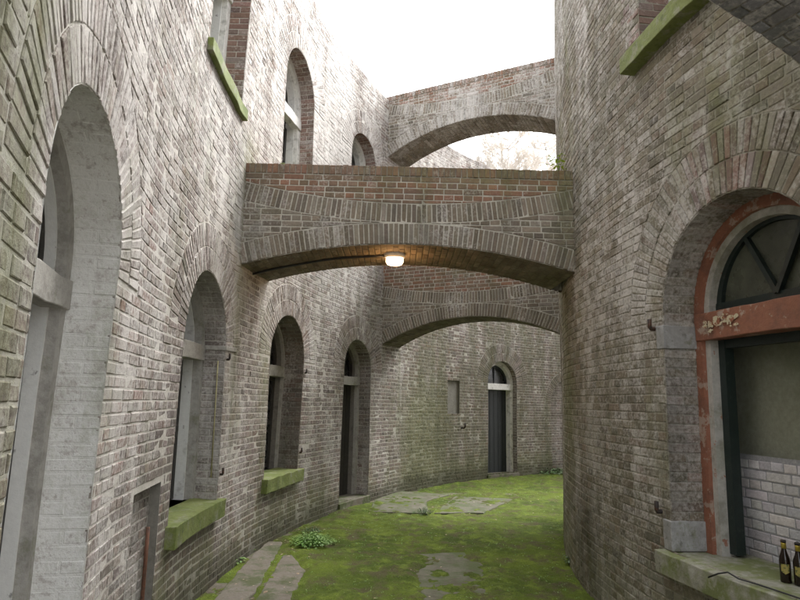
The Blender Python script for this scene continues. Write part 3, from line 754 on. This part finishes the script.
# ------------------------------------------------------------------ bridges across the court
def bridge(name, label, phi_o, phi_t, zsp, rise, ztop, th, mask, far_th=None, pal=PAL_BRIDGE, red=True):
    A = np.array([C[0]-RO*math.cos(R_(phi_o)), C[1]+RO*math.sin(R_(phi_o))])
    B = np.array([C[0]-RT*math.cos(R_(phi_t)), C[1]+RT*math.sin(R_(phi_t))])
    L = float(np.linalg.norm(B-A)); d = (B-A)/L; nr = np.array([d[1], -d[0]])   # towards the camera side
    root = empty(name, (float(A[0]), float(A[1]), 0)); tag(root, label, 'bridge', 'brick arch bridges across the court')
    def near(u, z, h):
        u = np.asarray(u, float)
        return np.stack([A[0]+d[0]*u+nr[0]*h, A[1]+d[1]*u+nr[1]*h, np.asarray(z, float)+0*u], -1)
    def far(u, z, h): return near(u, z, -th-np.asarray(h, float))
    m = L/2; R = (m*m+rise*rise)/(2*rise); zc = zsp+rise-R; half = math.asin(m/R)
    T = .235; ri = .20; Ri = (m*m+ri*ri)/(2*ri); zi = zsp+rise+T+.005+Ri      # inverted arch centre
    T2 = .21
    E = .16; e = -E
    parts = {k: Masonry() for k in ('spandrel_wall', 'arch_ring', 'inverted_arch', 'inverted_arch_far', 'coping')}
    for fm in (near, far):
        P = parts['spandrel_wall'].patch(fm, mask); k = 0; z = zsp-.1; ztc = ztop-.11
        nco = round((ztc-z)/CH); ch = (ztc-z)/nco
        for k in range(nco):
            za = z+k*ch; zb = za+ch; Lb = .107 if k % 2 else .214; u = e-random.uniform(0, .1)
            while u < L+E:
                a, b = max(u, e), min(u+Lb*random.uniform(.95, 1.05), L+E); u = b if b > u else u+Lb
                if b-a < .02: 
                    if b >= L+E: break
                    continue
                cx, cz = (a+b)/2, (za+zb)/2; poly = [(a, za), (b, za), (b, zb), (a, zb)]
                dx, dz = cx-m, cz-zc; q = math.hypot(dx, dz); dx /= q; dz /= q
                poly = clip(poly, dx, dz, dx*m+dz*zc+R+T)
                if len(poly) < 3: continue
                dx, dz = cx-m, cz-zi; q = math.hypot(dx, dz); dx /= q; dz /= q; off = dx*m+dz*zi
                if q > Ri-T2/2: poly = clip(poly, dx, dz, off+Ri); up = False
                else: poly = clip(poly, -dx, -dz, -(off+Ri-T2)); up = True
                if len(poly) >= 3: P.brick(poly, (PAL_RED if (red and up) else pal), 0, .006)
        # mortar bed of the whole face
        n = 28; pts = []; fs = []
        for i in range(n+1):
            u = e+(L+2*E)*i/n; uu = min(max(u, 0), L); zb = zc+math.sqrt(R*R-(uu-m)**2)
            pts += [(u, zb), (u, ztop-.004)]
        for i in range(n): fs.append((2*i, 2*i+2, 2*i+3, 2*i+1))
        P.sheet(pts, fs, (.47, .45, .395), -.0055); P.done()
        P = parts['arch_ring'].patch(fm, mask)
        hh = half+.03
        for r0, r1 in ((R, R+T),):
            k = round(2*hh*(r0+r1)/2/.053)
            for i in range(k):
                b0, b1 = math.pi/2+hh-2*hh*i/k, math.pi/2+hh-2*hh*(i+1)/k
                P.brick([(m+r*math.cos(t), zc+r*math.sin(t)) for r, t in ((r0, b0), (r0, b1), (r1, b1), (r1, b0))], pal, .002, .0065)
        P.done()
        P = parts['inverted_arch' if fm is near else 'inverted_arch_far'].patch(fm, mask)
        hi = math.asin((m+E)/Ri); k = round(2*hi*Ri/.055)
        for i in range(k):
            b0, b1 = -math.pi/2-hi+2*hi*i/k, -math.pi/2-hi+2*hi*(i+1)/k
            P.brick([(m+r*math.cos(t), zi+r*math.sin(t)) for r, t in ((Ri, b0), (Ri, b1), (Ri-T2, b1), (Ri-T2, b0))], pal, .001, .0065)
        P.done()
        P = parts['coping'].patch(fm, mask); k = round((L+2*E)/.062)
        for i in range(k):
            a = e+(L+2*E)*i/k; b = e+(L+2*E)*(i+1)/k; P.brick([(a, ztop-.11), (b, ztop-.11), (b, ztop), (a, ztop)], PAL_RED if red else pal, .008, .004)
        P.done()
    # top surface of the coping
    def topm(u, v, h): return near(u, ztop+np.asarray(h, float), -np.asarray(v, float))
    P = parts['coping'].patch(topm, mask); k = round((L+2*E)/.07); rows = max(2, round(th/.22))
    for i in range(k):
        a = e+(L+2*E)*i/k; b = e+(L+2*E)*(i+1)/k
        for j in range(rows): P.brick([(a, th*j/rows), (b, th*j/rows), (b, th*(j+1)/rows), (a, th*(j+1)/rows)], PAL_RED if red else pal)
    P.sheet([(e, 0), (L+E, 0), (L+E, th), (e, th)], [(0, 1, 2, 3)], (.2, .2, .14), -.006); P.done()
    # soffit: u = depth, v = angle length
    def sof(u, v, h):
        u, v, h = np.broadcast_arrays(np.asarray(u, float), np.asarray(v, float), np.asarray(h, float))
        t = math.pi/2+half-v/R; rr = R-h
        return near(m+rr*np.cos(t), zc+rr*np.sin(t), -u)
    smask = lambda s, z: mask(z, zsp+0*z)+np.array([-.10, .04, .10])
    P = parts['arch_ring'].patch(sof, smask, .3, 1.); Ls = 2*half*R; k = round(Ls/.068)
    for i in range(k):
        a, b = Ls*i/k, Ls*(i+1)/k; w = -.0 if i % 2 else -.1; 
        while w < th:
            x0, x1 = max(w, 0), min(w+.214, th); w += .214
            if x1-x0 > .03: P.brick([(x0, a), (x1, a), (x1, b), (x0, b)], pal, 0, .0045)
    n = 24; P.sheet([(u, Ls*i/n) for i in range(n+1) for u in (0, th)], [(2*i, 2*i+1, 2*i+3, 2*i+2) for i in range(n)], (.2, .185, .155), -.0065); P.done()
    for nm, M_ in parts.items():
        o = M_.build(nm.replace('_far', ''), None); o.parent = root; o.matrix_parent_inverse = Matrix.Translation(-root.location)
    return near, L, R, zc, m, half, root
def bmask(s, z): return np.stack([.22+.10*bump2(s, z, .3, 3.6, .6, .6)+0*s, .30+.22*bump2(s, z, 2.6, 4.2, 1.5, .25)+.15*bump2(s, z, 3.5, 3.6, .3, 1), .36+0*s], -1)
def bmask3(s, z): return np.stack([.50+0*s, .15+0*s, .25+0*s], -1)
def bmask0(s, z): return np.stack([.5+0*s, .3+0*s, .3+0*s], -1)
near1, L_1, R_1, zc1, m1, half1, br1 = bridge('arch_bridge', 'brick arch bridge with the lit lamp under it and red top courses', 2.8, 3.9, 3.135, .265, 4.27, 1.0, bmask)
bridge('arch_bridge', 'lower brick arch bridge behind the lamp bridge, left of the far door', 27.5, 27.5, 2.80, .46, 4.62, .72, bmask)
bridge('arch_bridge', 'high brick arch bridge against the white sky', 27.5, 27.5, 6.53, .46, 7.83, .75, bmask3)
bridge('arch_bridge', 'dark arch soffit cut off at the top right corner', -23.5, -23.5, 3.12, .40, 4.27, .70, bmask0, red=False, pal=[((.20, .21, .225), 4), ((.24, .25, .26), 3), ((.15, .155, .165), 2)])

# ------------------------------------------------------------------ lamp under the first bridge
um, wd = 1.62, .42
zl = zc1+math.sqrt(R_1**2-(um-m1)**2)
lp = near1(um, zl, -wd)
lamp = empty('bulkhead_lamp', tuple(lp)); tag(lamp, 'lit oval bulkhead lamp glowing warm under the nearest brick bridge', 'lamp')
def lathe(name, prof, mat, parent, seg=24, sx=1., sy=1.):
    V = [(r*math.cos(2*math.pi*k/seg)*sx, r*math.sin(2*math.pi*k/seg)*sy, z) for r, z in prof for k in range(seg)]; n = len(prof)
    fs = [(i*seg+k, i*seg+(k+1) % seg, (i+1)*seg+(k+1) % seg, (i+1)*seg+k) for i in range(n-1) for k in range(seg)]
    fs += [tuple(range(seg-1, -1, -1)), tuple((n-1)*seg+k for k in range(seg))]
    o = mesh(name, V, fs, mat, parent, True)
    import bmesh
    bm = bmesh.new(); bm.from_mesh(o.data); bmesh.ops.recalc_face_normals(bm, faces=bm.faces); bm.to_mesh(o.data); bm.free(); return o
lathe('base', [(.115, .01), (.12, -.01), (.115, -.045), (.09, -.05)], MT['white_post'], lamp, 28, 1.0, .75)
lathe('glass', [(.095, -.046), (.098, -.062), (.098, -.098), (.082, -.124), (.05, -.135), (.01, -.138)], MT['lampglass'], lamp, 28, 1.0, .75)
ld = bpy.data.lights.new('lamp_light', 'POINT'); ld.energy = 1.7; ld.color = (1, .48, .15); ld.shadow_soft_size = .1
lo = bpy.data.objects.new('lamp_light', ld); col.objects.link(lo); lo.parent = lamp; lo.location = (0, 0, -.20)
pts = []
for i in range(15):
    u = -.02+(um-.1)*i/14; uu = max(u, .0); pts.append(near1(u, zc1+math.sqrt(R_1**2-(uu-m1)**2)-.018, -wd+.03*math.sin(i*.9)*.4-.02))
cb = tube('supply_cable', pts, .013, MT['cable'], None, 6); tag(cb, 'black supply cable clipped under the bridge, running from the left wall to the lamp', 'cable')

# ------------------------------------------------------------------ bottles and wire on the tower sill
def bottle(s, h, tilt, label):
    p = tower_map(s, .787, h); root = empty('beer_bottle', tuple(p)); root.scale = (.95, .95, .87); tag(root, label, 'bottle', 'beer bottles on the tower window sill')
    prof = [(.029, 0), (.0305, .006), (.0305, .135), (.028, .155), (.018, .185), (.0135, .205), (.0125, .245), (.0145, .247), (.0145, .258), (.012, .26)]
    lathe('glass_body', prof, MT['bottle'], root); lathe('neck_foil', [(.0145, .212), (.0140, .240), (.0148, .246)], MT['gold'], root)
    lathe('cap', [(.0155, .252), (.016, .258), (.014, .264), (.004, .265)], MT['iron'], root)
    a = math.atan2(-p[1], -p[0]); V = []; fs = []
    for i in range(9):
        t = a-.75+1.5*i/8
        for z, q in ((.055, 1-abs(i-4)/9), (.085, 1), (.118, 1)):
            V.append((.0309*math.cos(t), .0309*math.sin(t), z if z > .1 else .087-(.087-z)*q))
    for i in range(8):
        for k in range(2): fs.append((3*i+k, 3*i+3+k, 3*i+4+k, 3*i+1+k))
    mesh('label', V, fs, MT['label'], root)
bottle(-2.0, -.20, 0, 'dark beer bottle with gold neck foil, further left on the tower sill')
bottle(-2.07, -.225, 0, 'dark beer bottle with gold neck foil, cut by the right picture edge')
pts = [tower_map(-1.75-.06*i+.0*i, .797+.02*math.sin(i*.9)*(i < 3)+(.0 if i > 1 else -.02*(2-i)), .105-.004*i-(.05*math.sin(min(i, 6)/6*1.57))) for i in range(14)]
cb = tube('loose_wire', pts, .005, MT['cable'], None, 6); tag(cb, 'thin black wire lying along the edge of the tower window sill', 'wire')

# ------------------------------------------------------------------ ground
rg = np.random.default_rng(5)
def fnoise(x, y, s, o=0): return noise.fractal(Vector((x*s+o, y*s-o, o*.37)), 1., 2., 4)
def terrain():
    n = 70; V = []; fs = []
    for i in range(n+1):
        for j in range(n+1):
            x = -120+260*i/n; y = -120+260*j/n; V.append((x, y, -.02))
    for i in range(n):
        for j in range(n): fs.append((i*(n+1)+j, (i+1)*(n+1)+j, (i+1)*(n+1)+j+1, i*(n+1)+j+1))
    return V, fs
V, fs = terrain(); g = mesh('ground', V, fs, MT['bounce_gravel']); tag(g, kind='structure')  # ground out of view, paled to bounce light onto the nearest reveal
# rough paved floor of the court
V = []; fs = []; NX, NY = 100, 230
for i in range(NX+1):
    for j in range(NY+1):
        x = -2.4+8.*i/NX; y = -1+18.5*j/NY; V.append((x, y, .012*fnoise(x, y, 1.2, 3)+.006*fnoise(x, y, 8, 1)))
for i in range(NX):
    for j in range(NY): fs.append((i*(NY+1)+j, (i+1)*(NY+1)+j, (i+1)*(NY+1)+j+1, i*(NY+1)+j+1))
g = mesh('court_floor', V, fs, MT['soil'], None, True); tag(g, kind='structure')
# slabs
MT['slab_mossy'] = patch_mat('moss_stained_concrete', (.125, .12, .085), [((.18, .165, .14), 9, .55, .66, .6, 3), ((.06, .085, .02), 3.2, .44, .58, .85, 12), ((.09, .07, .05), 6, .5, .6, .6, 2)], bump=.6)
def slab(name, pts, z, label, th=.06, tilt=0):
    q = []
    for i, a in enumerate(pts):
        b = pts[(i+1) % len(pts)]; k = max(1, int(math.dist(a, b)/.07))
        q += [(a[0]+(b[0]-a[0])*j/k+.022*fnoise(a[0]+j*.07, a[1]+i, 6, 2), a[1]+(b[1]-a[1])*j/k+.022*fnoise(a[0]-j*.07, a[1]+i, 6, 8)) for j in range(k)]
    pts = q
    n = len(pts); V = [(x, y, z+tilt*(x-pts[0][0])) for x, y in pts]+[(x, y, z-th) for x, y in pts]
    fs = [tuple(range(n)), tuple(range(2*n-1, n-1, -1))]+[(i, i+n, (i+1) % n+n, (i+1) % n) for i in range(n)]
    o = mesh(name, V, fs, MT['slab']); tag(o, label, 'slab', 'concrete slabs sunk in the moss')
    b = o.modifiers.new('b', 'BEVEL'); b.width = .012; b.segments = 2
    import bmesh
    bm = bmesh.new(); bm.from_mesh(o.data); bmesh.ops.recalc_face_normals(bm, faces=bm.faces); bm.to_mesh(o.data); bm.free(); return o
SL = [([(-1.5, 4.9), (-1.22, 4.9), (-1.25, 5.9), (-1.3, 6.9), (-1.36, 7.7), (-1.55, 7.7), (-1.56, 6.9), (-1.55, 5.9)], .030, 'narrow pale gutter slab along the foot of the left wall'),
      ([(-1.17, 4.9), (-.84, 4.9), (-.90, 5.7), (-.90, 6.5), (-1.14, 7.1), (-1.24, 7.1), (-1.2, 5.9)], .024, 'broader brown slab right of the gutter beside the weeds'),
      ([(.28, 5.7), (.92, 5.9), (.98, 6.9), (.86, 7.5), (.3, 7.35), (.22, 6.5)], .010, 'greyish slab patch in the middle of the moss'),
      ([(-.42, 9.75), (.5, 9.7), (.56, 10.9), (1.02, 11.7), (.1, 12.0), (-.35, 10.9)], .052, 'raised pale slab before the second bridge with a dark front edge'),
      ([(.62, 9.85), (1.42, 10.0), (2.2, 11.5), (1.12, 11.65)], .032, 'tilted slab beside the raised slab, right of its crack')]
for i_, (pts, z, lb) in enumerate(SL):
    o = slab('concrete_slab', pts, z, lb)
    if i_ > 1: o.data.materials[0] = MT['slab_mossy']
def pinside(x, y, pts):
    c = False; j = len(pts)-1
    for i in range(len(pts)):
        a, b = pts[i], pts[j]
        if (a[1] > y) != (b[1] > y) and x < (b[0]-a[0])*(y-a[1])/(b[1]-a[1])+a[0]: c = not c
        j = i
    return c
def pdist(x, y, pts):
    m = 9
    for i in range(len(pts)):
        a, b = pts[i-1], pts[i]; dx, dy = b[0]-a[0], b[1]-a[1]; t = max(0, min(1, ((x-a[0])*dx+(y-a[1])*dy)/(dx*dx+dy*dy)))
        m = min(m, math.hypot(x-a[0]-t*dx, y-a[1]-t*dy))
    return -m if pinside(x, y, pts) else m
def moss():
    V = []; fs = []; idx = {}; sx, sy = .032, .042
    nx, ny = int(6.6/sx), int(13.5/sy)
    for i in range(nx+1):
        for j in range(ny+1):
            x = -2.1+i*sx; y = 3.9+j*sy
            d = math.hypot(x-C[0], y-C[1])
            if d > RO+.05 or d < RT-.05: continue
            cov = .062 + .05*fnoise(x, y, .9, 7)+.02*fnoise(x, y, 5, 4)
            lump = .015*fnoise(x, y, 7, 2)+.012*fnoise(x, y, 22, 6)
            z = cov*.55+lump
            for k, (pts, zz, _) in enumerate(SL):
                q = pdist(x, y, pts)
                if q < .22:
                    e = .03*fnoise(x, y, 6, 9)
                    e += (.10 if k > 1 else .03)*fnoise(x, y, 2.6, 19)+(.05 if k > 1 else 0)
                    t = max(0., min(1., (q+e+(.02 if k < 3 else .04))/.10))
                    zi_ = zz-.014+lump if k < 2 else zz-.008+lump*1.1+.03*fnoise(x, y, 3.5, 23)
                    z = z*t+zi_*(1-t)
            # bare strip at the foot of the left wall, rusty soil before the far wall
            t = max(0., 1-(RO-d)/.28) if y < 9 else max(0., 1-(RO-d)/.12); z -= .03*t
            if y > 11.6 and y < 12.8 and x < 2.4: z -= .028*(1-abs(y-12.2)/.6)
            idx[i, j] = len(V); V.append((x, y, z))
    for i in range(nx):
        for j in range(ny):
            k = [(i, j), (i+1, j), (i+1, j+1), (i, j+1)]
            if all(q in idx for q in k): fs.append(tuple(idx[q] for q in k))
    return V, fs
V, fs = moss(); ms = mesh('moss', V, fs, MT['moss'], None, True)
tag(ms, 'yellow green moss carpet over the court floor', 'moss', kind='stuff')
# litter
def leaf_poly(c, l, w, ang, tilt, curl=.3):
    a = Vector((math.cos(ang), math.sin(ang), 0)); b = Vector((-math.sin(ang), math.cos(ang), 0)); up = Vector((0, 0, 1))
    out = []
    for t, ww in ((0, .05), (.3, .9), (.62, 1), (1, .05)):
        q = Vector(c)+a*(l*t*math.cos(tilt))+up*(l*t*math.sin(tilt)-curl*l*t*t)
        out.append((q-b*w*ww/2, q+b*w*ww/2+up*0))
    return out
def add_leaf(V, fs, *a):
    L = leaf_poly(*a); b = len(V)
    for p, q in L: V += [p, q]
    for i in range(len(L)-1): fs.append((b+2*i, b+2*i+1, b+2*i+3, b+2*i+2))
V = []; fs = []; rl = random.Random(12)
for k in range(230):
    x = rl.uniform(-1.5, 4); y = rl.uniform(5, 15.5); d = math.hypot(x-C[0], y-C[1])
    if not RT+.05 < d < RO-.05: continue
    if rl.random() < .5 and k > 60: x = -1.2+rl.gauss(0, .15); y = rl.uniform(5, 8.5)
    s = rl.uniform(.015, .034)*(1 if rl.random() < .8 else 1.5)
    add_leaf(V, fs, (x, y, .055+rl.uniform(-.015, .01)), s, s*.7, rl.uniform(0, 6.3), rl.uniform(-.1, .5), .2)
lt = mesh('leaf_litter', V, fs, MT['litter']); tag(lt, 'small pale dead leaves scattered over the moss', 'leaf litter', kind='stuff')
V = []; fs = []
for k in range(2600):
    x = rl.uniform(-1.6, 4); y = rl.uniform(5, 15.8); d = math.hypot(x-C[0], y-C[1])
    if not RT+.02 < d < RO-.02: continue
    if fnoise(x, y, .8, 33) < .0 and k % 4 and d > RT+.25 and d < RO-.2: continue
    if any(pinside(x, y, q) for q, _, _ in SL): continue
    for j in range(3): add_leaf(V, fs, (x+rl.gauss(0, .012), y+rl.gauss(0, .012), .05), rl.uniform(.012, .028), .009, rl.uniform(0, 6.3), rl.uniform(.1, 1.2), .3)
gc = mesh('seedlings', V, fs, MT['leaf']); tag(gc, 'tiny green seedlings sprouting all over the moss', 'ground cover', kind='stuff')
def weed(x, y, z, rad, n, lmin, lmax, label, mat='leaf', h=.1, seed=1):
    r = random.Random(seed); root = empty('weed_clump', (x, y, z)); tag(root, label, 'plant', 'weeds in the court')
    V = []; fs = []; SV = []; SF = []
    for k in range(n):
        an = r.uniform(0, 6.283); q = rad*r.random()**.6; hx = q*math.cos(an); hy = q*math.sin(an); hz = h*r.uniform(.3, 1)*(1-.5*q/rad)
        l = r.uniform(lmin, lmax)
        add_leaf(V, fs, (hx, hy, hz), l, l*r.uniform(.5, .75), an+r.gauss(0, .7), r.uniform(-.1, .8), .5)
        b = len(SV); w = .002
        SV += [(hx*.5-w, hy*.5, 0), (hx*.5+w, hy*.5, 0), (hx+w, hy, hz), (hx-w, hy, hz)]; SF.append((b, b+1, b+2, b+3))
    mesh('leaves', V, fs, MT[mat], root); mesh('stems', SV, SF, MT[mat], root)
weed(-.98, 7.6, .02, .27, 480, .016, .045, 'bright green leafy weed clump beside the gutter under the lamp bridge', h=.16, seed=3)
weed(-1.78, 6.75, .01, .16, 80, .03, .06, 'small green weeds at the foot of the left wall by the gutter', h=.09, seed=4)
weed(-1.1, 8.3, .01, .14, 60, .02, .045, 'sparse dark weeds just beyond the bright clump', 'dleaf', .08, 5)
weed(.45, 9.75, .02, .16, 80, .015, .035, 'dull green weeds over the edge of the raised slab', 'dleaf', .13, 6)
weed(4.0, 16.0, .02, .55, 260, .05, .10, 'dark green weeds at the foot of the far wall right of the door', 'dleaf', .16, 7)
weed(2.45, 15.55, .02, .35, 150, .03, .07, 'low green weeds before the far black door', 'leaf', .10, 8)
weed(3.1, 15.9, .02, .3, 80, .03, .07, 'brownish low tuft between the far door and the dark weeds', 'dleaf', .1, 10)
weed(1.98, 6.95, .03, .10, 70, .03, .05, 'small green tuft at the foot of the tower', 'dleaf', .15, 9)
# sprig growing where the bridge meets the tower
p = near1(L_1-.14, 4.26, -.02); root = empty('wall_sprig', tuple(p)); tag(root, 'small yellow green sprig on the bridge top against the tower', 'plant')
V = []; fs = []; r = random.Random(8)
for k in range(70):
    an = r.uniform(0, 6.3); q = .10*r.random(); hz = r.uniform(.0, .20); add_leaf(V, fs, (q*math.cos(an)-.03, q*math.sin(an)*.6, hz), r.uniform(.025, .05), r.uniform(.015, .03), an, r.uniform(-.3, .8), .4)
mesh('leaves', V, fs, MT['yleaf'], root)
tube('stem', [(0, 0, -.01), (-.01, 0, .08), (-.02, .01, .16)], .004, MT['leaf'], root, 5)

# ------------------------------------------------------------------ trees beyond the fort
def tree(x, y, H, seed, label):
    r = random.Random(seed); root = empty('bare_tree', (x, y, 0)); tag(root, label, 'tree', 'trees beyond the fort')
    tube('trunk', [(0, 0, 0), (.1, 0, H*.3), (0, .1, H*.6), (.1, 0, H*.92)], .3, MT['bark'], root, 8, [.34, .26, .16, .03])
    V = []; fs = []
    def twig(p, d, l, rad, lev):
        q = p+d*l; a = d.orthogonal().normalized(); b = d.cross(a); i0 = len(V)
        for pp, rr in ((p, rad), (q, rad*.6)):
            for k in range(3): t = 2.094*k; V.append(pp+a*math.cos(t)*rr+b*math.sin(t)*rr)
        for k in range(3): fs.append((i0+k, i0+(k+1) % 3, i0+3+(k+1) % 3, i0+3+k))
        if lev > 0:
            for k in range(4):
                nd = (d+Vector((r.gauss(0, .5), r.gauss(0, .5), r.gauss(.15, .35)))).normalized(); twig(p+d*l*r.uniform(.4, 1), nd, l*r.uniform(.5, .75), rad*.62, lev-1)
    for k in range(60):
        z = H*r.uniform(.25, .95); an = r.uniform(0, 6.3); twig(Vector((0, 0, z)), Vector((math.cos(an), math.sin(an), r.uniform(.3, .9))).normalized(), H*.12*(1.3-z/H), .085, 4)
    mesh('crown', V, fs, MT['bark'], root)
tree(8.1, 44, 25.5, 1, 'bare branched tree seen hazily under the high bridge')
tree(11.6, 46, 25, 2, 'bare branched tree beside the tower edge under the high bridge')
